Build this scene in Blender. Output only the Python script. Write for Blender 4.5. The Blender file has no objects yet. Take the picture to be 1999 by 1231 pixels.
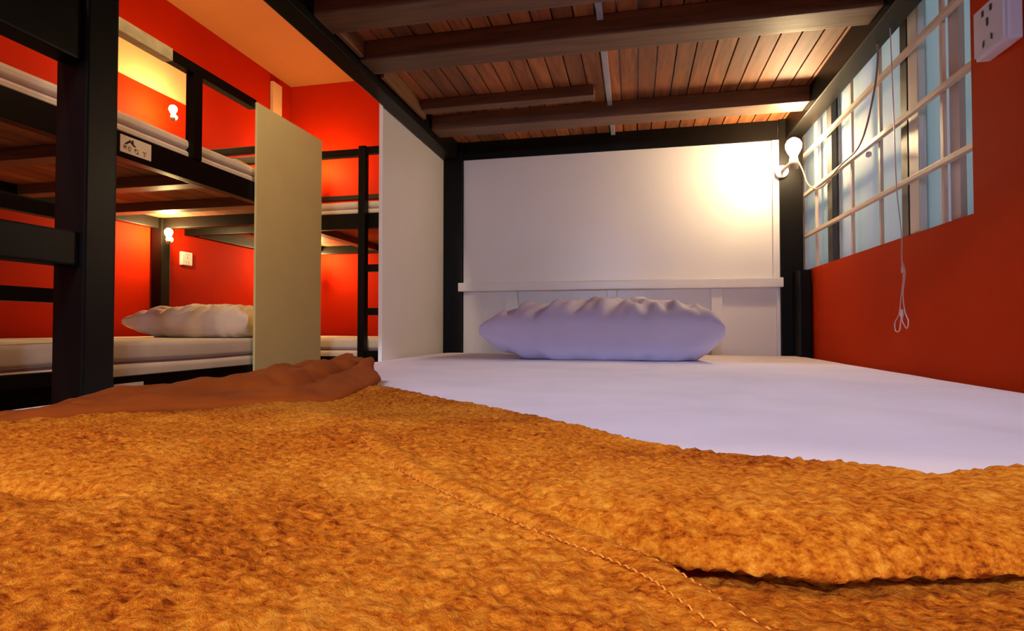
import bpy, bmesh, math, random
import numpy as np
from mathutils import Vector, Matrix, noise as mnoise
random.seed(7)
PI = math.pi
H0 = 0.60                      # camera height above the floor; the z values below are relative to it
SC = bpy.context.scene
COL = SC.collection

# ------------------------------------------------------------------ camera, world, lights, exposure
YAW = math.atan(240/1113); PITCH = math.atan(25/1113)
cam_d = bpy.data.cameras.new('camera'); cam = bpy.data.objects.new('camera', cam_d); COL.objects.link(cam)
cam_d.sensor_width = 36; cam_d.lens = 1113/1999*36; cam_d.clip_start = 0.01; cam_d.clip_end = 60
cam.location = (0, 0, H0); cam.rotation_euler = (PI/2+PITCH, 0, YAW)
SC.camera = cam

w = bpy.data.worlds.new('world'); SC.world = w; w.use_nodes = True
bg = w.node_tree.nodes['Background']
bg.inputs[0].default_value = (0.66, 0.70, 1.0, 1); bg.inputs[1].default_value = 0.36

def light(name, kind, loc, energy, color, **kw):
    d = bpy.data.lights.new(name, kind); d.energy = energy; d.color = color
    for k, v in kw.items(): setattr(d, k, v)
    o = bpy.data.objects.new(name, d); COL.objects.link(o); o.location = (loc[0], loc[1], loc[2]+H0)
    return o
# warm ceiling bulb over the aisle behind the camera; its light reaches the bed under the foot end of the upper bunk
light('aisle_ceiling_light', 'POINT', (-0.95, -0.98, 1.98), 80, (1.0, 0.80, 0.48), shadow_soft_size=0.06)
# cool white tube beyond the foot of the bed
fl = light('cool_tube_light', 'AREA', (-0.24, -2.2, 0.54), 17, (0.62, 0.70, 1.0), shape='RECTANGLE', size=0.25, size_y=0.25)
fl.rotation_euler = (PI/2, 0, 0)
f2 = light('mattress_fill_light', 'AREA', (0.10, -2.35, 1.62), 9.5, (0.74, 0.78, 1.0), shape='RECTANGLE', size=0.6, size_y=0.08, spread=math.radians(52))  # unseen cool fill, added and aimed to brighten the mattress
f2.rotation_euler = (math.radians(62), 0, 0)
# unseen warm fill added between the bunks to brighten the far end panel
light('far_aisle_fill_light', 'POINT', (-0.80, 1.9, 1.72), 26, (1.0, 0.84, 0.50), shadow_soft_size=0.08)
# daylight outside the window
dl = light('window_daylight', 'AREA', (1.6, 1.5, 0.6), 21, (0.80, 0.93, 1.0), shape='RECTANGLE', size=1.6, size_y=1.2)
dl.rotation_euler = (0, PI/2, 0)
SC.view_settings.view_transform = 'Standard'; SC.view_settings.look = 'None'
SC.view_settings.exposure = 0.0; SC.view_settings.gamma = 1; SC.view_settings.use_curve_mapping = False

# ------------------------------------------------------------------ materials
def nt(name):
    m = bpy.data.materials.new(name); m.use_nodes = True
    n = m.node_tree; b = n.nodes['Principled BSDF']
    return m, n, b
def lk(n, a, b): n.links.new(a, b)
def texco(n, scale=(1, 1, 1)):
    t = n.nodes.new('ShaderNodeTexCoord'); mp = n.nodes.new('ShaderNodeMapping'); mp.inputs['Scale'].default_value = scale
    lk(n, t.outputs['Object'], mp.inputs['Vector']); return mp.outputs['Vector']
def noise(n, vec, scale, detail=3, rough=.5):
    t = n.nodes.new('ShaderNodeTexNoise'); t.inputs['Scale'].default_value = scale; t.inputs['Detail'].default_value = detail
    t.inputs['Roughness'].default_value = rough; lk(n, vec, t.inputs['Vector']); return t.outputs['Fac']
def ramp(n, fac, stops):
    r = n.nodes.new('ShaderNodeValToRGB'); e = r.color_ramp.elements
    while len(e) < len(stops): e.new(.5)
    for el, (p, c) in zip(e, stops): el.position = p; el.color = (*c, 1)
    lk(n, fac, r.inputs['Fac']); return r.outputs['Color']
def bump(n, b, h, strength, dist):
    bp = n.nodes.new('ShaderNodeBump'); bp.inputs['Strength'].default_value = strength; bp.inputs['Distance'].default_value = dist
    lk(n, h, bp.inputs['Height']); lk(n, bp.outputs['Normal'], b.inputs['Normal'])
def paint(name, c, rough=.6, var=.08, scale=6, bs=.1, spec=.5):
    m, n, b = nt(name); v = texco(n)
    f = noise(n, v, scale, 4)
    lo = tuple(x*(1-var) for x in c); hi = tuple(min(1, x*(1+var)) for x in c)
    lk(n, ramp(n, f, [(.3, lo), (.7, hi)]), b.inputs['Base Color'])
    b.inputs['Roughness'].default_value = rough; b.inputs['Specular IOR Level'].default_value = spec
    bump(n, b, noise(n, v, 90, 3), bs, .002)
    return m
M = {}
M['red_wall'] = paint('red_wall_paint', (0.42, 0.015, 0.0005), .7, .06, 3, .1, .06)
M['red_dull'] = paint('red_orange_wall_paint', (0.50, 0.034, 0.003), .75, .08, 3, .1, .05)
M['ceiling'] = paint('ceiling_paint', (0.38, 0.135, 0.028), .8, .04, 2)
M['floor'] = paint('floor_tile', (0.10, 0.07, 0.055), .4, .2, 4)
M['black'] = paint('black_metal_paint', (0.0045, 0.0035, 0.0025), .42, .2, 12, .05, .14)
M['white'] = paint('white_board_paint', (0.80, 0.78, 0.77), .30, .02, 5, .10)
M['cream'] = paint('cream_board', (0.84, 0.80, 0.40), .5, .03, 5, .08)
M['beige'] = paint('beige_board', (0.70, 0.46, 0.22), .5, .05, 5)
M['plastic'] = paint('white_plastic', (0.72, 0.70, 0.76), .3, .02, 5, .02)
M['pale_rail'] = paint('pale_cream_rail', (0.62, 0.56, 0.30), .4, .2, 20, .05)
M['dark'] = paint('dark_hole', (0.01, 0.01, 0.012), .5, .1, 5, .0)
M['brass'] = paint('lamp_holder', (0.45, 0.38, 0.30), .4, .1, 20, .0)
M['frame'] = paint('window_frame_paint', (0.66, 0.50, 0.38), .5, .1, 12, .1)
M['alu'] = paint('aluminium', (0.60, 0.56, 0.52), .35, .06, 12, .05)
M['gasket'] = paint('dark_gasket', (0.05, 0.045, 0.04), .5, .1, 12, .05)
M['cord'] = paint('clear_cord', (0.60, 0.42, 0.36), .35, .1, 30, .0)
M['cord_d'] = paint('brown_cord', (0.24, 0.15, 0.10), .4, .1, 30, .0)
M['label'] = paint('label_vinyl', (0.80, 0.74, 0.60), .45, .03, 30, .0)
M['label_ink'] = paint('label_ink', (0.05, 0.03, 0.02), .5, .1, 30, .0)
M['label_grey'] = paint('label_faint_ink', (0.38, 0.26, 0.16), .5, .1, 30, .0)

def fabric(name, c, var=.05, rough=.9, weave=1400, bs=.15, wr=14, wd=.004):
    m, n, b = nt(name); v = texco(n)
    f = noise(n, v, 9, 5)
    lo = tuple(x*(1-var) for x in c); hi = tuple(min(1, x*(1+var)) for x in c)
    lk(n, ramp(n, f, [(.3, lo), (.7, hi)]), b.inputs['Base Color'])
    b.inputs['Roughness'].default_value = rough; b.inputs['Specular IOR Level'].default_value = .2
    b.inputs['Sheen Weight'].default_value = 0
    bump(n, b, noise(n, v, wr, 3), bs, wd)
    return m
M['sheet'] = fabric('sheet_cotton', (0.80, 0.74, 0.80))
M['sheet_w'] = fabric('cream_sheet', (0.78, 0.72, 0.62))
M['sheet_trim'] = fabric('sheet_dark_band', (0.34, 0.24, 0.28))  # darker mauve cloth for the band at the mattress side seam
M['pillow'] = fabric('lilac_pillowcase', (0.62, 0.60, 0.80))
M['pillow_w'] = fabric('cream_pillowcase', (0.82, 0.74, 0.66))
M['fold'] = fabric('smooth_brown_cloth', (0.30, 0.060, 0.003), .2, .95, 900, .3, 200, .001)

def wood(name, base, dark, tint=True, rough=.5, axis=1):
    m, n, b = nt(name)
    s = [22, 22, 22]; s[axis] = 1.6
    v = texco(n, tuple(s)); f = noise(n, v, 3.2, 6, .6)
    col = ramp(n, f, [(.25, dark), (.55, base), (.8, tuple(min(1, x*1.25) for x in base))])
    if tint:
        a = n.nodes.new('ShaderNodeAttribute'); a.attribute_name = 'tint'
        mx = n.nodes.new('ShaderNodeMix'); mx.data_type = 'RGBA'; mx.blend_type = 'MULTIPLY'; mx.inputs[0].default_value = 1
        lk(n, col, mx.inputs[6]); lk(n, a.outputs['Color'], mx.inputs[7]); col = mx.outputs[2]
    lk(n, col, b.inputs['Base Color']); b.inputs['Roughness'].default_value = rough
    bump(n, b, f, .25, .002)
    return m
M['plank'] = wood('plank_wood', (0.34, 0.105, 0.026), (0.12, 0.032, 0.008), True, .65)
M['plank_x'] = wood('plank_wood_across', (0.34, 0.10, 0.035), (0.14, 0.04, 0.016), True, .42, 0)
M['beam'] = wood('beam_wood', (0.150, 0.066, 0.024), (0.065, 0.028, 0.010), False, .5, 0)
M['beam_y'] = wood('beam_wood_along', (0.20, 0.088, 0.032), (0.09, 0.038, 0.014), False, .5, 1)
M['strap'] = paint('grey_strap', (0.30, 0.30, 0.36), .4, .1, 20, .05)

def pile_mat():
    m, n, b = nt('blanket_pile'); v = texco(n)
    big = noise(n, v, 16, 3); mid = noise(n, texco(n, (.8, 1.25, 1)), 300, 5, .7)
    ma = n.nodes.new('ShaderNodeMath'); ma.operation = 'MULTIPLY_ADD'; ma.inputs[1].default_value = .72
    lk(n, mid, ma.inputs[0]); mb = n.nodes.new('ShaderNodeMath'); mb.operation = 'MULTIPLY'; mb.inputs[1].default_value = .28
    lk(n, big, mb.inputs[0]); lk(n, mb.outputs[0], ma.inputs[2])
    col = ramp(n, ma.outputs[0], [(.36, (0.19, 0.030, 0.001)), (.44, (0.50, 0.115, 0.004)), (.52, (0.69, 0.215, 0.010)), (.63, (0.88, 0.375, 0.035))])
    lk(n, col, b.inputs['Base Color'])
    b.inputs['Roughness'].default_value = .95; b.inputs['Specular IOR Level'].default_value = .1
    b.inputs['Sheen Weight'].default_value = 0; b.inputs['Sheen Tint'].default_value = (1, .6, .3, 1)
    bump(n, b, noise(n, v, 480, 5, .75), .9, .0022)
    return m
M['pile'] = pile_mat()
M['hem'] = fabric('hem_band', (0.74, 0.27, 0.035), .12, .9, 900, .5, 500, .001)

def pane_mat():
    m, n, b = nt('frosted_pane'); v = texco(n, (1, 9, .6))
    f = noise(n, v, 1.7, 2)
    c = ramp(n, f, [(.3, (0.50, 0.60, 0.62)), (.5, (0.58, 0.64, 0.64)), (.7, (0.60, 0.60, 0.68))])
    tr = n.nodes.new('ShaderNodeBsdfTranslucent'); mx = n.nodes.new('ShaderNodeMixShader'); mx.inputs[0].default_value = .6
    lk(n, c, tr.inputs['Color']); lk(n, c, b.inputs['Base Color']); b.inputs['Roughness'].default_value = .55; b.inputs['Specular IOR Level'].default_value = .15
    lk(n, b.outputs[0], mx.inputs[1]); lk(n, tr.outputs[0], mx.inputs[2])
    lk(n, mx.outputs[0], n.nodes['Material Output'].inputs['Surface'])
    return m
M['pane'] = pane_mat()
def emis(name, c, s):
    m, n, b = nt(name); b.inputs['Base Color'].default_value = (1, 1, 1, 1)
    b.inputs['Emission Color'].default_value = (*c, 1); b.inputs['Emission Strength'].default_value = s
    return m
M['bulb'] = emis('bulb_glow', (1.0, 0.72, 0.38), 440)
M['bulb_far'] = emis('far_bulb_glow', (1.0, 0.66, 0.26), 900)

# ------------------------------------------------------------------ helpers (z relative to the camera height)
def box(bm, x0, x1, y0, y1, z0, z1, bev=0, mi=0):
    if x0 > x1: x0, x1 = x1, x0
    if y0 > y1: y0, y1 = y1, y0
    vs = [bm.verts.new((x, y, z+H0)) for x in (x0, x1) for y in (y0, y1) for z in (z0, z1)]
    fs = [(0, 1, 3, 2), (4, 6, 7, 5), (0, 4, 5, 1), (2, 3, 7, 6), (0, 2, 6, 4), (1, 5, 7, 3)]
    faces = [bm.faces.new([vs[i] for i in f]) for f in fs]
    for f in faces: f.material_index = mi
    if bev > 0:
        es = list({e for f in faces for e in f.edges})
        bmesh.ops.bevel(bm, geom=es, offset=bev, segments=2, affect='EDGES', profile=.7)
    return faces
def tube(bm, pts, r, seg=8, rel=True):
    pts = [Vector(p)+Vector((0, 0, H0 if rel else 0)) for p in pts]
    rings = []; up = Vector((0.13, 0.21, 1)).normalized()
    for i, p in enumerate(pts):
        t = (pts[min(i+1, len(pts)-1)]-pts[max(i-1, 0)]).normalized()
        a = t.cross(up)
        if a.length < .05: a = t.cross(Vector((1, .1, 0)))
        a.normalize(); b = t.cross(a)
        rr = r[i] if isinstance(r, (list, tuple)) else r
        rings.append([bm.verts.new(p+(a*math.cos(2*PI*k/seg)+b*math.sin(2*PI*k/seg))*rr) for k in range(seg)])
    for A, B in zip(rings, rings[1:]):
        for k in range(seg): bm.faces.new((A[k], A[(k+1) % seg], B[(k+1) % seg], B[k]))
    bm.faces.new(rings[0][::-1]); bm.faces.new(rings[-1])
def obj(name, bm, mat, parent=None, smooth=False):
    bmesh.ops.recalc_face_normals(bm, faces=bm.faces)
    me = bpy.data.meshes.new(name); bm.to_mesh(me); bm.free()
    for mm in (mat if isinstance(mat, (list, tuple)) else [mat]): me.materials.append(mm)
    if smooth: me.shade_smooth()
    o = bpy.data.objects.new(name, me); COL.objects.link(o)
    if parent:
        wp = Vector(parent.location); p = parent.parent
        while p: wp += p.location; p = p.parent
        o.parent = parent; o.location = -wp
    return o
def nb(): return bmesh.new()
def bxo(name, dims, mat, parent=None, bev=0):
    bm = nb(); box(bm, *dims, bev=bev); return obj(name, bm, mat, parent)
def thing(name, label, cat, loc, group=None):
    o = bpy.data.objects.new(name, None); COL.objects.link(o); o.location = (loc[0], loc[1], loc[2]+H0)
    o.empty_display_size = .1
    o['label'] = label; o['category'] = cat
    if group: o['group'] = group
    return o
def tag(o, label, cat, group=None):
    o['label'] = label; o['category'] = cat
    if group: o['group'] = group
    return o
def struct(o): o['kind'] = 'structure'; return o
def smoothcurve(pts, n=8):
    P = [Vector(p) for p in pts]; out = []
    for i in range(len(P)-1):
        p0 = P[max(i-1, 0)]; p1 = P[i]; p2 = P[i+1]; p3 = P[min(i+2, len(P)-1)]
        for k in range(n):
            t = k/n
            out.append(.5*((2*p1)+(-p0+p2)*t+(2*p0-5*p1+4*p2-p3)*t*t+(-p0+3*p1-3*p2+p3)*t**3))
    out.append(P[-1]); return out

# ------------------------------------------------------------------ the room
XL, XR, YB, YF, ZC = -2.95, .54, 4.45, -2.6, 2.12
struct(bxo('floor', (XL-.1, XR+.12, YF, YB+.1, -H0-.08, -H0), M['floor']))
struct(bxo('ceiling', (XL-.1, XR+.12, YF, YB+.1, ZC, ZC+.08), M['ceiling']))
struct(bxo('wall_left', (XL-.1, XL, YF, YB+.1, -H0, ZC), M['red_wall']))
struct(bxo('wall_back', (XL, XR+.12, YB, YB+.1, -H0, ZC), M['red_wall']))
WY0, WY1, WZ0, WZ1 = 1.062, 2.16, .187, .98
bm = nb()
box(bm, XR, XR+.12, YF, WY0, -H0, ZC); box(bm, XR, XR+.12, WY1, YB, -H0, ZC)
box(bm, XR, XR+.12, WY0, WY1, -H0, WZ0); box(bm, XR, XR+.12, WY0, WY1, WZ1, ZC)
struct(obj('wall_right', bm, M['red_dull']))
struct(bxo('wall_partition', (-.62, XR, 2.16, 2.24, -H0, ZC), M['red_wall']))
# long beige board and white cable trunking on the left wall
bxo('trim_1', (XL+.001, XL+.02, .6, 3.31, 1.50, 1.715), M['beige'])['kind'] = 'structure'
bxo('trim_2', (XL+.001, XL+.03, 4.16, 4.28, -H0, 2.05), M['beige'], bev=.004)['kind'] = 'structure'

# the window: outer frame, sashes, muntins, frosted panes
win = bpy.data.objects.new('window_1', None); COL.objects.link(win); win.location = (XR, (WY0+WY1)/2, WZ0+H0); struct(win)
bm = nb()
fx0, fx1 = XR+.020, XR+.075
box(bm, fx0, fx1, WY0, WY0+.010, WZ0, WZ1); box(bm, fx0, fx1, WY1-.012, WY1, WZ0, WZ1)
box(bm, fx0, fx1, WY0, WY1, WZ0, WZ0+.006); box(bm, fx0, fx1, WY0, WY1, WZ1-.012, WZ1)
obj('window_frame', bm, M['frame'], win)
rows = [.300, .435, .565, .70, .83]
for i, (y0, y1, dx) in enumerate([(WY0+.011, 1.318, .0), (1.32, 1.82, .004), (1.822, WY1-.013, .0)]):
    x0 = XR+.034+dx
    bm = nb()
    for a in (y0, y1-.020): box(bm, x0, x0+.022, a, a+.020, WZ0+.007, WZ1-.013, .002)
    obj('sash_stile', bm, M['alu'], win)
    bm = nb(); box(bm, x0+.006, x0+.010, y0+.0205, y1-.0205, WZ0+.007, WZ1-.013)
    obj('pane', bm, M['pane'], win)
bxo('gasket', (XR+.0195, XR+.033, 1.334, 1.362, WZ0+.007, WZ1-.013), M['gasket'], win)
bxo('gasket', (XR+.0195, XR+.033, 1.800, 1.840, WZ0+.007, WZ1-.013), M['gasket'], win)
bxo('pull_stile', (XR+.0195, XR+.033, 1.284, 1.328, WZ0+.007, WZ1-.013), M['alu'], win, .003)
bm = nb()
for z in rows: box(bm, XR+.001, XR+.012, WY0+.001, WY1-.001, z-.0050, z+.0050, .001)
obj('grille_rail', bm, M['frame'], win)
bm = nb()
for y in (1.182, 1.455, 1.63, 1.93): box(bm, XR+.0125, XR+.0190, y-.0050, y+.0050, WZ0+.001, WZ1-.001, .001)
obj('grille_bar', bm, M['frame'], win)
bxo('curtain_strip', (XR+.0205, XR+.0305, 1.140, 1.172, WZ0+.008, WZ1-.014), M['alu'], win)
# clips on the grille
bm = nb(); bmesh.ops.create_uvsphere(bm, u_segments=10, v_segments=8, radius=.007, matrix=Matrix.Translation((XR-.006, 1.466, .405+H0)))
obj('clip', bm, M['plastic'], win, True)

# ------------------------------------------------------------------ bunks
def bunk(name, label, frame, L, W, width_parts, plankmat, beam_mat, no_head_posts=False, head_rail=True, ladder=None, panel=None, guard=None, thick_top=.62, zl=-.275, near=None):
    """frame(l, w) -> world x, y ; l along the bed (head at l=L), w from the aisle side to the wall side"""
    cx, cy = frame(L/2, W/2)
    t = thing(name, label, 'bunk bed', (cx, cy, -H0))
    def b(nm, l0, l1, w0, w1, z0, z1, mat, par=t, bev=.003):
        (xa, ya), (xb, yb) = frame(l0, w0), frame(l1, w1)
        return bxo(nm, (xa, xb, ya, yb, z0, z1), mat, par, bev)
    P = .07
    ZT = 1.12
    for (l, w) in ((0, 0), (L-P, 0), (0, W-P), (L-P, W-P)):
        if no_head_posts and l > 0 and w == 0: continue
        b('post', l, l+P, w, w+P, -H0, .716 if (w == 0 and l > 0 and panel) else ZT, M['black'])
    for z0, z1 in ((zl, zl+.10), (thick_top, thick_top+.095)):
        for w in (0, W-.05): b('side_rail', P, L-(.001 if no_head_posts and w == 0 else P), w+(.004 if w == 0 else 0), w+.05, z0, z1, M['black'])
        for l in (.008, L-.058): b('end_rail', l, l+.05, P, W-P, z0, z1, M['black'])
    # slats of the two decks, laid along the bed
    for zd in (zl+.068, thick_top+.066):
        bm = nb(); lay = bm.loops.layers.float_color.new('tint')
        w = .052; pw = width_parts
        while w < W-.055:
            g = random.uniform(.55, 1.25); r = random.uniform(-.08, .08); e = min(w+pw-.004, W-.0505)
            (xa, ya), (xb, yb) = frame(.06, w), frame(L-.06, e)
            for f in box(bm, xa, xb, ya, yb, zd, zd+.014):
                for lp in f.loops: lp[lay] = (g, g*(1+r), g*(1+r), 1)
            w += pw
        obj('slat_deck', bm, plankmat, t)
    y = .30
    for l0 in beam_mat[1]:
        b('crossbeam', l0, l0+.075, .051, W-.051, thick_top+.018, thick_top+.065, beam_mat[0], t, .002)
    for l0 in (.35, 1.0, 1.6): b('crossbeam', l0, l0+.06, .051, W-.051, zl+.02, zl+.067, beam_mat[0], t, .002)
    if guard:
        g0, g1 = guard
        b('guard_rail', g0, g1, 0, .04, 1.075, 1.12, M['black'])
        for gl in near or []: b('guard_post', gl, gl+.05, 0, .04, thick_top+.095, 1.075, M['black'])
        b('head_guard_rail', L-.05, L-.015, P, W-P, 1.055, 1.095, M['black'])
        b('wall_guard_rail', P, L-P, W-.045, W-.005, 1.065, 1.105, M['black'])
    if ladder:
        l0, l1 = ladder
        lo = bpy.data.objects.new('ladder', None); COL.objects.link(lo); lo.parent = t
        for a in (l0, l1-.045): b('stile', a, a+.045, -.05, -.0005, -H0, ZT if guard else 1.2, M['black'], lo)
        for z in (-.44, -.18, .080, .346): b('rung', l0+.045, l1-.045, -.042, -.008, z, z+(.044 if z < .3 or guard else .10), M['black'], lo)
        b('rung', l0+.045, l1-.045, -.042, -.008, 1.07, 1.115, M['black'], lo)
    if panel:
        b('privacy_panel', panel[0], panel[1], -.012, -.0008, -.26, 1.105, M[panel[2]], t, .001)
    return t, b

# our bed: foot at y=-.06, head at y=2.07
FO = lambda l, w: (-.69+w, -.06+l)
beams = (M['beam'], [.28, .50, .72, .90, 1.10, 1.302, 1.79])
ours, bo = bunk('bunk_bed', 'large black metal bunk around the near bed, with white headboard and plank underside above', FO, 2.13, 1.225, .0465,
                M['plank'], beams, ladder=(.29, .703), panel=(1.54, 2.06, 'white'))
bo('post_shade_strip', 1.975, 2.059, 1.190, 1.2245, -.26, .182, M['black'])  # black strip built in place of the post's soft shadow on the wall
bo('batten', 1.66, 1.70, .06, .58, .655, .685, M['beam'])
bo('ledger_strip', .72, 1.0, .055, .067, .640, .684, M['beam_y'])
bo('ledger_strip', 1.13, 1.29, .055, .067, .640, .684, M['beam_y'])
bo('ledger_strip', 1.40, 1.70, .055, .067, .640, .684, M['beam_y'])
bo('centre_strap', .06, 2.06, .612, .626, .672, .6855, M['strap'], bev=.001)
bo('foot_top_rail', .008, .05, .07, 1.155, 1.05, 1.12, M['black'])
# headboard
hb = bo('headboard', 2.074, 2.090, .072, 1.16, -.26, .70, M['white']); hb['label'] = 'white painted board headboard with ledge and stiles'
def hbp(nm, x0, x1, y0, y1, z0, z1, bev=.002): return bxo(nm, (x0, x1, y0, y1, z0, z1), M['white'], hb, bev)
hbp('ledge', -.632, .473, 1.992, 2.013, .134, .166, .004)
for x0, x1 in ((-.455, -.413), (-.094, -.061), (.250, .286)): hbp('headboard_stile', x0, x1, 2.004, 2.0135, -.10, .1335, .002)
hbp('headboard_edge', .445, .469, 2.006, 2.0135, .1665, .62, .002)
hbp('headboard_edge', .455, .469, 2.006, 2.0135, -.10, .1335, .002)

# bunk across the aisle
FA = lambda l, w: (-1.812-w, .95+l)
bunkA, bA = bunk('bunk_bed', 'long black metal bunk across the aisle against the red wall, with cream end panel', FA, 2.10, 1.12, .09,
                 M['plank'], (M['beam'], [.3, .75, 1.2, 1.65]), ladder=(.24, .64), panel=(1.49, 2.08, 'cream'), guard=(0.07, 1.5), near=[1.095])
bA('rail_pale_stretch', .733, .98, -.002, .042, 1.073, 1.1225, M['pale_rail'])['label'] = 'pale cream stretch of rail'  # paler cream length along the guard rail
# bunk against the back wall
FC = lambda l, w: (-1.06-l, 3.25+w)
bunkC, bC = bunk('bunk_bed', 'black bunk standing crosswise at the back wall, seen between cream and white panels', FC, 1.885, 1.12, .09,
                 M['plank_x'], (M['beam_y'], [.4, 1.0, 1.5]), ladder=(.20, .595), guard=(.60, 1.84), no_head_posts=True)

# labels stuck on the far bunk rails
def label(nm_y0, y1, z0, z1, lab):
    X = -1.8155 if False else -1.8158
    s = bxo('number_plate', (X-.0001, X+.0022, nm_y0, y1, z0, z1), M['label'], None, 0)
    s.name = 'bed_sticker'; tag(s, lab, 'sticker')
    Wd = y1-nm_y0; Hd = z1-z0
    bm = nb()
    def quad(pts):
        lo = [bm.verts.new((X+.0024, nm_y0+u*Wd, z0+v*Hd+H0)) for u, v in pts]
        hi = [bm.verts.new((X+.0030, nm_y0+u*Wd, z0+v*Hd+H0)) for u, v in pts]
        bm.faces.new(lo); bm.faces.new(hi)
        for i in range(len(pts)): bm.faces.new((lo[i], lo[(i+1) % len(pts)], hi[(i+1) % len(pts)], hi[i]))
    quad([(.12, .52), (.30, .84), (.50, .52), (.42, .50), (.30, .68), (.19, .50)])
    quad([(.36, .70), (.36, .86), (.41, .86), (.41, .64)])
    obj('roof_logo', bm, M['label_ink'], s)
    bm = nb()
    for (a, b_, c, d) in ((.10, .14, .22, .46), (.16, .19, .22, .46), (.10, .19, .32, .38), (.24, .33, .18, .23), (.24, .33, .38, .43), (.24, .27, .23, .38), (.31, .33, .23, .38),
                          (.44, .58, .34, .40), (.48, .58, .14, .20), (.44, .49, .24, .40), (.54, .58, .18, .28), (.70, .84, .36, .41), (.75, .79, .12, .36)):
        quad([(a, c), (b_, c), (b_, d), (a, d)])
    obj('lettering', bm, M['label_grey'], s)
    return s
label(1.700, 1.835, .640, .703, 'small white sticker with black roof mark on upper rail of the far bunk')
label(1.690, 1.815, -.262, -.200, 'small white sticker on lower rail of the far bunk, just above the blanket')

# ------------------------------------------------------------------ mattresses
def mattress(x0, x1, y0, y1, z0, z1, mat, lab, trim=True, r=.02, puff=.004, group=None):
    t = thing('mattress', lab, 'mattress', ((x0+x1)/2, (y0+y1)/2, z0), group)
    def slab(nm, a0, a1, rr, mm):
        bm = nb(); nx, ny = 34, 44
        # rounded slab as a superellipsoid-like grid
        top = {}; 
        xs = [x0+(x1-x0)*i/nx for i in range(nx+1)]; ys = [y0+(y1-y0)*j/ny for j in range(ny+1)]
        prof = [(rr*(1-math.sin(k*PI/2/4)), rr*(1-math.cos(k*PI/2/4))) for k in range(5)]
        rings = []
        def ring(ins, z):
            out = []; pts = []
            n = 12
            for cxs, cys, a in ((x1-rr-0, y1-rr, 0), (x0+rr, y1-rr, 90), (x0+rr, y0+rr, 180), (x1-rr, y0+rr, 270)):
                for k in range(5):
                    an = math.radians(a+k*22.5); pts.append((cxs+(rr-ins)*math.cos(an), cys+(rr-ins)*math.sin(an)))
            full = []
            for i in range(len(pts)):
                p, q = pts[i], pts[(i+1) % len(pts)]; d = math.dist(p, q); m = max(1, int(d/.06))
                for k in range(m):
                    full.append((p[0]+(q[0]-p[0])*k/m, p[1]+(q[1]-p[1])*k/m))
            return full, z
        lst = []
        for k in range(4, -1, -1): lst.append((rr*(1-math.cos(k*PI/8)), a0+rr*(1-math.sin(k*PI/8))))
        lst.append((-.001, (a0+a1)/2))
        for k in range(0, 5): lst.append((rr*(1-math.cos(k*PI/8)), a1-rr*(1-math.sin(k*PI/8))))
        base, _ = ring(0, 0)
        nr = len(base); cx, cy = (x0+x1)/2, (y0+y1)/2
        for ins, z in lst:
            rg = []
            for (px, py) in base:
                dx = px-cx; dy = py-cy
                qx = px-math.copysign(min(ins, abs(dx)), dx)*(1 if abs(abs(dx)-(x1-x0)/2) < rr else 0)
                qy = py-math.copysign(min(ins, abs(dy)), dy)*(1 if abs(abs(dy)-(y1-y0)/2) < rr else 0)
                zz = z+.0015*math.sin(px*9+py*7)
                rg.append(bm.verts.new((qx, qy, zz+H0)))
            rings.append(rg)
        for A, B in zip(rings, rings[1:]):
            for k in range(nr): bm.faces.new((A[k], A[(k+1) % nr], B[(k+1) % nr], B[k]))
        bm.faces.new(rings[0][::-1]); bm.faces.new(rings[-1])
        return obj(nm, bm, mm, t, True)
    if trim:
        h = z1-z0
        slab('mattress_core', z0, z0+h*.42, min(r, h*.2), mat)
        slab('sheet', z0+h*.46, z1, min(r, h*.25), mat)
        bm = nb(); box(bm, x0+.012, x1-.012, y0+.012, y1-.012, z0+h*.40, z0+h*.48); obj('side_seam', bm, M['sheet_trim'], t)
    else:
        slab('sheet', z0, z1, r, mat)
    return t
MO = (-.628, .525, .02, 1.990)
# our lower mattress with gentle dents
def our_mattress():
    t = thing('mattress', 'wide near mattress with pale lilac sheet, under the orange blanket and lilac pillow', 'mattress', (-.06, 1.0, -.20))
    x0, x1, y0, y1 = -.686, .532, -.04, 1.990
    bm = nb(); nx, ny = 120, 190
    g = []
    for j in range(ny+1):
        row = []
        for i in range(nx+1):
            x = x0+(x1-x0)*i/nx; y = y0+(y1-y0)*j/ny
            e = min(x-x0, x1-x, y-y0, y1-y); rr = .018
            dz = 0 if e >= rr else -(rr-math.sqrt(max(0, rr*rr-(rr-e)**2)))
            n1 = mnoise.noise(Vector((x*3.1, y*2.6, .3)))*.0022+mnoise.noise(Vector((x*9, y*6, 2.3)))*.0008
            # soft hollow near the wall
            hol = -.005*math.exp(-(((x-.36)/.05)**2+((y-.62)/.10)**2))
            row.append(bm.verts.new((x, y, -.0885+dz+n1+hol+H0)))
        g.append(row)
    for j in range(ny):
        for i in range(nx): bm.faces.new((g[j][i], g[j][i+1], g[j+1][i+1], g[j+1][i]))
    be = [e for e in bm.edges if e.is_boundary]
    r = bmesh.ops.extrude_edge_only(bm, edges=be)
    for v in [q for q in r['geom'] if isinstance(q, bmesh.types.BMVert)]: v.co.z = -.192+H0
    be = [e for e in bm.edges if e.is_boundary]
    bmesh.ops.holes_fill(bm, edges=be, sides=0)
    obj('fitted_sheet', bm, M['sheet'], t, True)
our_mattress()
mattress(-.63, .48, .02, 1.99, .702, .80, M['sheet_w'], 'mattress on the upper deck above the near bed, over the planks')
mattress(-2.86, -1.835, 1.03, 2.97, .714, .797, M['sheet_w'], 'thin cream mattress on the upper deck of the far left bunk')
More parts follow.
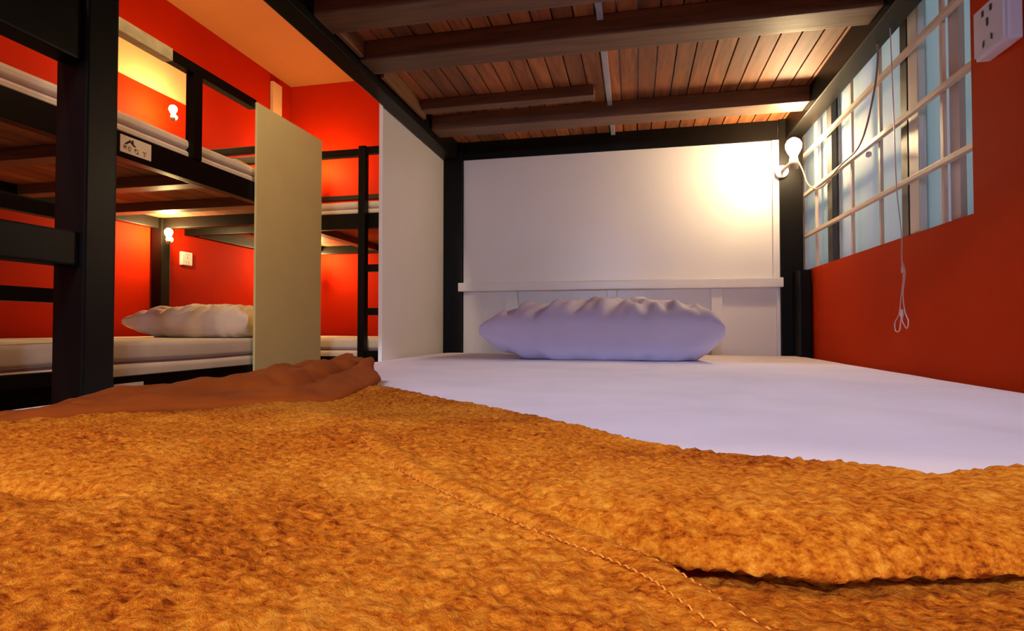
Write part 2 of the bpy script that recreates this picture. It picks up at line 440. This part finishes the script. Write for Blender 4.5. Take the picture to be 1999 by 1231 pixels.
mattress(-2.86, -1.835, 1.03, 2.97, -.193, -.048, M['sheet_w'], 'cream mattress on the lower deck of the far left bunk, under a pillow')
mattress(-2.83, -1.13, 3.28, 4.29, .714, .797, M['sheet_w'], 'thin white mattress on the upper deck of the crosswise back bunk')
mattress(-2.83, -1.13, 3.28, 4.29, -.193, -.062, M['sheet_w'], 'cream mattress on the lower deck of the crosswise back bunk')

# ------------------------------------------------------------------ pillows
def pillow(name, lab, cx, cy, z0, hw, hd, h, mat, rot=0, seed=0, wr=1.0, skew=0):
    bm = nb(); n, m = 90, 64
    def pos(u, v, s):
        a = max(0, 1-abs(u)**(2.3 if u < 0 else 5.0)); b = max(0, 1-abs(v)**3.0)
        th = (a*b)**.36
        # sides pulled in between the pointed corners
        x = u*hw*(1-.10*(1-v*v)); y = v*hd*(1-.09*(1-u*u))
        wn = mnoise.noise(Vector((u*7+seed, v*2.2, s*3)))*.5+mnoise.noise(Vector((u*15+seed, v*3.5+u*2, s*5)))*.28
        edge = (max(abs(u), abs(v)))**3
        rad = (math.sin(u*24+seed+2*math.sin(v*3+u*4))*.10+math.sin(u*41+seed*2+3*math.sin(v*4))*.06)*(abs(v)**1.2)*(1-abs(v)**8)
        zz = (h/2)*th*s*(1+.10*wn*wr+rad*wr*(1 if s > 0 else .4))
        if s > 0: zz += .006*wn*wr*(1-edge)
        zz += .012*skew*u
        lift = .022*max(0, abs(u)-.55)*max(0, 1)*1.0
        return x, y, zz+(.018*wr*max(0, abs(u)-.5)*max(0, -v) if s > 0 else 0)+.020*mnoise.noise(Vector((u*3+seed, v*2, 1.5)))*wr*.5*(1-edge)*(1 if s > 0 else 0)
    G = {}
    for s in (1, -1):
        for i in range(n+1):
            for j in range(m+1):
                u = -1+2*i/n; v = -1+2*j/m
                u = math.sin(u*PI/2); v = math.sin(v*PI/2)
                if s == -1 and (i in (0, n) or j in (0, m)): G[(s, i, j)] = G[(1, i, j)]; continue
                x, y, z = pos(u, v, s)
                if s == -1: z = max(z, -h*.40)
                G[(s, i, j)] = bm.verts.new((cx+x*math.cos(rot)-y*math.sin(rot), cy+x*math.sin(rot)+y*math.cos(rot), z0+h*.40+z+H0))
    for s in (1, -1):
        for i in range(n):
            for j in range(m):
                q = [G[(s, i, j)], G[(s, i+1, j)], G[(s, i+1, j+1)], G[(s, i, j+1)]]
                bm.faces.new(q if s == 1 else q[::-1])
    return tag(obj(name, bm, mat, None, True), lab, 'pillow')
pillow('pillow', 'crumpled lilac pillow on the near mattress before the white headboard', -.100, 1.735, -.088, .325, .20, .190, M['pillow'], .0, 3, 1.5)
pillow('pillow', 'cream creased pillow on the lower far bunk beside the lamp', -2.22, 2.66, -.046, .35, .22, .185, M['pillow_w'], .06, 8, 1.6)
pillow('pillow', 'flat cream pillow on the upper far bunk by the head rail', -2.28, 2.70, .799, .33, .20, .09, M['pillow_w'], 0, 5, 1.0)

# ------------------------------------------------------------------ blanket
def vnoise(X, Y, s, seed):
    x = X*s+seed*17.3; y = Y*s+seed*9.1
    xi = np.floor(x).astype(np.int64); yi = np.floor(y).astype(np.int64); fx = x-xi; fy = y-yi
    def h(a, b):
        k = (a*374761393+b*668265263+seed*1442695041) & 0xffffffff
        k = ((k ^ (k >> 13))*1274126177) & 0xffffffff
        return ((k ^ (k >> 16)) & 0xffff)/65535.0
    fx = fx*fx*(3-2*fx); fy = fy*fy*(3-2*fy)
    return (h(xi, yi)*(1-fx)+h(xi+1, yi)*fx)*(1-fy)+(h(xi, yi+1)*(1-fx)+h(xi+1, yi+1)*fx)*fy-.5
def ss(a, b, x):
    t = np.clip((x-a)/(b-a), 0, 1); return t*t*(3-2*t)
def interp(x, pts): return np.interp(x, [p[0] for p in pts], [p[1] for p in pts])
EDGE = [(-.62, .27), (-.56, .315), (-.495, .352), (-.46, .42), (-.45, .62), (-.44, .76), (-.41, .785), (-.37, .745), (-.328, .690), (-.167, .533), (-.055, .440), (.003, .368), (.045, .338), (.080, .322), (.104, .293), (.118, .276), (.130, .284), (.160, .302), (.24, .33), (.46, .36)]
HEM = [(-.30, .46), (-.148, .317), (-.097, .256), (-.035, .204), (.008, .170), (.028, .143), (.07, .09), (.14, .0)]
def edge_y(x): return interp(x, EDGE)
def base_height(X, Y):
    z = np.full_like(X, -.0735)
    z += .0035*vnoise(X, Y, 7, 3)+.002*vnoise(X, Y, 15, 5)
    hemx = np.interp(-Y, [-p[1] for p in HEM], [p[0] for p in HEM])       # x of the hem for a given y
    dh = (X-hemx)                                                          # >0 : right of the hem
    # right lobe
    cy = interp(X, [(-.06, .215), (.01, .199), (.062, .197), (.090, .207), (.122, .216), (.3, .26)])
    d = Y-cy
    fade = ss(-.075, .02, X)
    hh = .0285-.008*ss(.05, .14, d)
    lobe = -.0845+(hh-.0035)*np.interp(d, [0, .012, .020, .030, .045, .2], [0, .30, .62, .88, 1, 1])
    low = -.0845+.0085*(1-ss(-.05, -.010, d))
    right = np.where(d > 0, lobe, low)
    flat = -.066+.003*vnoise(X, Y, 9, 8)
    right = flat*(1-fade)+right*fade
    far = ss(.33, .46, Y)
    right = right*(1-far)+(-.071)*far
    # left roll with its crease
    lc = .197+.02*np.sin(X*14)
    dl_ = Y-lc; lf = ss(-.17, -.27, X)
    left = -.066+.0022*np.sin(X*20+Y*34)+.0025*vnoise(X, Y, 11, 4)
    roll = np.where(dl_ > 0, -.083+.021*np.interp(dl_, [0, .010, .018, .03, .06], [0, .3, .6, .85, 1]), -.066-.017*np.exp(dl_/.018))
    roll = np.where(dl_ > .06, -.062-.010*ss(.06, .16, dl_), roll)
    left = left*(1-lf)+roll*lf
    left = left*(1-far)+(-.0715)*far
    s = ss(-.0016, .0016, dh)
    z = left*(1-s)+right*s
    # shallow wave across the far strip
    z += .0025*np.sin((X*.8+Y)*38)*ss(.36, .5, Y)
    shift = np.interp(d, [-.024, -.001, 0, .012, .020, .030, .050], [0, .014, .014, -.017, -.021, -.018, 0])*fade*(1-far)*s+np.interp(dl_, [-.022, -.001, 0, .010, .018, .045], [0, .010, .010, -.014, -.014, 0])*lf*(1-s)
    base_height.shift = shift
    return z, dh
def axis_samples(a, b, c, lo, hi, grow):
    pts = [c]; s = lo
    while pts[-1] < b: pts.append(pts[-1]+s); s = min(hi, s*grow)
    left = [c]; s = lo
    while left[-1] > a: left.append(left[-1]-s); s = min(hi, s*grow)
    return np.array(left[:0:-1]+pts)
def make_blanket():
    xs = axis_samples(-.62, .40, -.02, .0010, .0035, 1.006)
    ys = axis_samples(-.03, .86, .17, .0010, .0035, 1.006)
    X, Y = np.meshgrid(xs, ys)
    z, dh = base_height(X, Y)
    Y2 = Y+base_height.shift
    fz = vnoise(X, Y, 210, 11)*.0014+vnoise(X, Y, 380, 12)*.0022+vnoise(X+Y*.3, Y, 85, 13)*.0008-.0035*np.clip(vnoise(X, Y, 260, 14)-.22, 0, 1)
    hemband = np.exp(-((dh+.008)/.007)**2)*ss(.42, .30, Y)
    z = z+fz*(1-.93*hemband)+.0020*hemband
    ey = edge_y(X)+.004*vnoise(X, Y, 14, 21)+.0006*vnoise(X, Y, 200, 22)
    # left edge of the blanket on the mattress
    e = np.minimum(ey-Y, X+.60+.01*vnoise(X, Y, 12, 23))
    rr = .012
    k = np.clip(e/rr, 0, 1)
    drop = 1-np.sqrt(k*(2-k))
    z = z*(1-drop)+(-.0925)*drop
    keep = e > -.003
    idx = -np.ones(X.shape, int)
    ny, nx = X.shape
    f = keep[:-1, :-1] & keep[1:, :-1] & keep[:-1, 1:] & keep[1:, 1:]
    jj, ii = np.nonzero(f)
    a = jj*nx+ii
    quads = np.stack([a, a+1, a+nx+1, a+nx], 1)
    used = np.unique(quads); remap = -np.ones(nx*ny, int); remap[used] = np.arange(len(used))
    V = np.stack([X.ravel(), Y2.ravel(), z.ravel()+H0], 1)[used]; Q = remap[quads]
    me = bpy.data.meshes.new('blanket')
    me.vertices.add(len(V)); me.vertices.foreach_set('co', V.ravel())
    me.loops.add(Q.size); me.loops.foreach_set('vertex_index', Q.ravel().astype(np.int32))
    me.polygons.add(len(Q)); me.polygons.foreach_set('loop_start', np.arange(0, Q.size, 4, dtype=np.int32))
    me.polygons.foreach_set('loop_total', np.full(len(Q), 4, dtype=np.int32))
    me.update(calc_edges=True); me.validate(); me.shade_smooth()
    me.materials.append(M['pile'])
    o = bpy.data.objects.new('blanket', me); COL.objects.link(o)
    tag(o, 'fluffy orange brown blanket spread over the foot of the near mattress', 'blanket')
    return o
blanket = make_blanket()

# smooth brown turned-over end of the blanket
def ss1(x, a, b):
    k = min(1, max(0, (x-a)/(b-a))); return k*k*(3-2*k)
def make_fold():
    front = [(-.502, .350), (-.47, .366), (-.404, .415), (-.309, .487), (-.298, .58), (-.325, .70), (-.374, .785)]
    back = [(-.506, .356), (-.498, .40), (-.508, .47), (-.505, .60), (-.510, .72), (-.520, .82), (-.480, .90)]
    F = smoothcurve([(*p, 0) for p in front], 16); B = smoothcurve([(*p, 0) for p in back], 16)
    n = len(F); m = 60
    bm = nb(); g = []
    for i in range(n):
        s = i/(n-1); row = []
        for j in range(m+1):
            t = j/m
            p = F[i].lerp(B[i], t)
            env = math.sin(PI*min(1, t*1.0))**.35*(.10+.90*min(1, s*2.3))
            wob = .035*math.sin(s*11)+.02*math.sin(s*23+1)
            def rd(c, w_, h): q = 1-((t+wob*min(1, 3*t)-c)/w_)**2; return h*math.sqrt(q) if q > 0 else 0
            h1 = .019+.006*math.sin(s*7+.5); h2 = .023+.004*math.sin(s*9+2); h3 = .020+.014*max(0, math.sin(s*15-1.2))*ss1(s, .5, .75)
            z = -.0785+env*max(rd(.19, .20, h1), rd(.52, .17, h2), rd(.84, .19, h3+.004), 0)
            z += env*(.006*mnoise.noise(Vector((s*13, t*5, 2)))+.003*mnoise.noise(Vector((s*34, t*11, 4)))+.007*ss1(s, .55, .9))
            lip = (.030 if t < .02 else .030*max(0, 1-(t-.02)/.05) if t < .07 else 0)*min(1, s*4)
            if t > .04: lip = -.004
            p = p.lerp(B[i], min(.2, max(0, lip)/max(.02, (B[i]-F[i]).length)))
            row.append(bm.verts.new((p.x+.006*math.sin(t*9+s*11), p.y+.006*mnoise.noise(Vector((s*12, t*7, 5))), z+H0)))
        g.append(row)
    for i in range(n-1):
        for j in range(m): bm.faces.new((g[i][j], g[i+1][j], g[i+1][j+1], g[i][j+1]))
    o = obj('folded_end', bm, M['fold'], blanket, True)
    o['label'] = 'smooth darker brown folded end'
    so = o.modifiers.new('thickness', 'SOLIDIFY'); so.thickness = .004; so.offset = 1
    return o
make_fold()
# stitched hem: two rows of small stitches along the overlapping edge
def make_hem():
    pts = smoothcurve([(*p, 0) for p in HEM[1:7]], 40)
    bm = nb(); acc = 0
    dense = []
    for a, b in zip(pts, pts[1:]):
        for k in range(6): dense.append(a.lerp(b, k/6))
    last = None
    for off in (.0035, .0125):
        d = 0; prev = dense[0]
        for p in dense[1:]:
            t = (p-prev); d += t.length
            if d > .0034:
                d = 0; tt = t.normalized(); nrm = Vector((tt.y, -tt.x, 0))
                q = p+nrm*off
                z, _ = base_height(np.array([[q.x]]), np.array([[q.y]])); zz = float(z[0, 0])+.0016
                tube(bm, [(q.x-tt.x*.0012, q.y-tt.y*.0012, zz-.0006), (q.x, q.y, zz), (q.x+tt.x*.0012, q.y+tt.y*.0012, zz-.0006)], .00028, 5)
            prev = p
    return obj('hem_stitching', bm, M['hem'], blanket, True)
make_hem()

# ------------------------------------------------------------------ lamps, sockets, cords
def lamp(name, lab, px, py, pz, bmat, dx, dy, reach=.045):
    t = thing(name, lab, 'lamp', (px, py, pz))
    ux, uy = dx, dy
    bm = nb(); tube(bm, [(px, py, pz), (px+ux*.012, py+uy*.012, pz)], .020, 16); obj('wall_plate', bm, M['plastic'], t, True)
    bm = nb(); tube(bm, smoothcurve([(px+ux*.01, py+uy*.01, pz), (px+ux*(reach-.010), py+uy*(reach-.010), pz-.004), (px+ux*reach, py+uy*reach, pz-.022)], 6), .005, 8); obj('arm', bm, M['brass'], t, True)
    cx, cy = px+ux*reach, py+uy*reach
    bm = nb(); tube(bm, [(cx, cy, pz-.030), (cx, cy, pz-.016), (cx, cy, pz+.002)], [.013, .014, .012], 16); obj('lamp_socket', bm, M['brass'], t, True)
    bm = nb()
    prof = [(.0, .009), (.008, .011), (.018, .017), (.030, .022), (.042, .0225), (.053, .017), (.060, .007)]
    tube(bm, [(cx, cy, pz+.003+a) for a, r in prof], [r for a, r in prof], 20); obj('bulb', bm, bmat, t, True)
    return t
lamp('wall_lamp', 'glowing bulb lamp on the right head post of the near bed by the window', .470, 1.998, .510, M['bulb'], 0, -1, .15)
lamp('wall_lamp', 'glowing bulb lamp at the head of the lower far left bunk', -2.80, 2.98, .545, M['bulb_far'], .55, -.83)
lamp('wall_lamp', 'glowing bulb lamp at the head of the upper far left bunk', -2.78, 2.98, 1.30, M['bulb_far'], .55, -.83)
lamp('wall_lamp', 'bulb lamp over the upper deck of the crosswise back bunk', -2.60, 4.29, 1.30, M['bulb_far'], 0, -1)
lamp('wall_lamp', 'bulb lamp over the lower deck of the crosswise back bunk', -2.60, 4.29, .545, M['bulb_far'], 0, -1)

def socket(lab, wall, y0, y1, z0, z1):
    X = XR if wall == 'r' else XL; s = -1 if wall == 'r' else 1
    t = thing('wall_socket', lab, 'socket', (X, (y0+y1)/2, z0))
    bxo('socket_box', (X+s*.0005, X+s*.020, y0, y1, z0, z1), M['plastic'], t, .004)
    bxo('face_plate', (X+s*.0202, X+s*.024, y0+.004, y1-.004, z0+.004, z1-.004), M['plastic'], t, .001)
    cy = (y0+y1)/2; h = z1-z0
    xa, xb = X+s*.0242, X+s*.0248
    def slot(bm, dy, dz, wy, wz, sh=0):
        lo = [(cy+dy-wy, z0+dz-wz), (cy+dy+wy, z0+dz-wz+sh), (cy+dy+wy, z0+dz+wz+sh), (cy+dy-wy, z0+dz+wz)]
        A = [bm.verts.new((xa, a, b+H0)) for a, b in lo]; B = [bm.verts.new((xb, a, b+H0)) for a, b in lo]
        bm.faces.new(A); bm.faces.new(B)
        for i in range(4): bm.faces.new((A[i], A[(i+1) % 4], B[(i+1) % 4], B[i]))
    for args in ((-.009, h*.80, .0022, .0045), (.011, h*.80, .0022, .0045), (0, h*.58, .0020, .0060), (-.010, h*.22, .0018, .0042, .003), (.010, h*.22, .0018, .0042, -.003)):
        bm = nb(); slot(bm, *args); obj('socket_slot', bm, M['dark'], t)
    return t
socket('white power socket box on the red wall at top right beside the window', 'r', .932, 1.010, .412, .490)
socket('white power socket on the red wall beside the lower far bunk lamp', 'l', 3.22, 3.31, .42, .51)

xc = XR-.014
c = [(xc-.03, 1.33, 1.05), (xc-.012, 1.31, .80), (xc-.006, 1.30, .50), (xc-.004, 1.295, .30), (xc, 1.285, .19), (xc, 1.285, .135), (xc, 1.280, .10), (xc, 1.292, .06), (xc, 1.300, .03), (xc, 1.320, .012), (xc, 1.318, -.005), (xc, 1.300, -.004), (xc, 1.292, .02), (xc, 1.285, .012), (xc, 1.268, .0), (xc, 1.262, .015), (xc, 1.276, .035), (xc, 1.282, .07), (xc, 1.272, .11), (xc, 1.284, .135)]
t = thing('hanging_cord', 'thin pale cord hanging down the window and looped in a knot on the red wall', 'cord', (xc, 1.29, .19))
bm = nb(); tube(bm, smoothcurve(c, 8), .0011, 6); obj('cord_loop', bm, M['cord'], t, True)
bm = nb(); tube(bm, [(xc, 1.288, .018), (xc, 1.290, .028), (xc, 1.287, .038)], [.002, .0045, .0025], 8); obj('cord_knot', bm, M['cord'], t, True)
bm = nb(); tube(bm, [(xc, 1.280, .112), (xc, 1.281, .125)], [.004, .003], 8); obj('cord_knot', bm, M['cord'], t, True)
c = [(xc-.02, 1.36, .76), (xc-.004, 1.375, .60), (xc-.002, 1.42, .50), (xc, 1.50, .435), (xc, 1.62, .425), (xc, 1.78, .405), (xc, 1.90, .44), (.515, 1.93, .50), (.50, 1.94, .54)]
bm = nb(); tube(bm, smoothcurve(c, 8), .0022, 6)
tag(obj('lamp_cord', bm, M['cord_d'], None, True), 'brown lamp cord sagging across the window towards the near glowing bulb', 'cord')
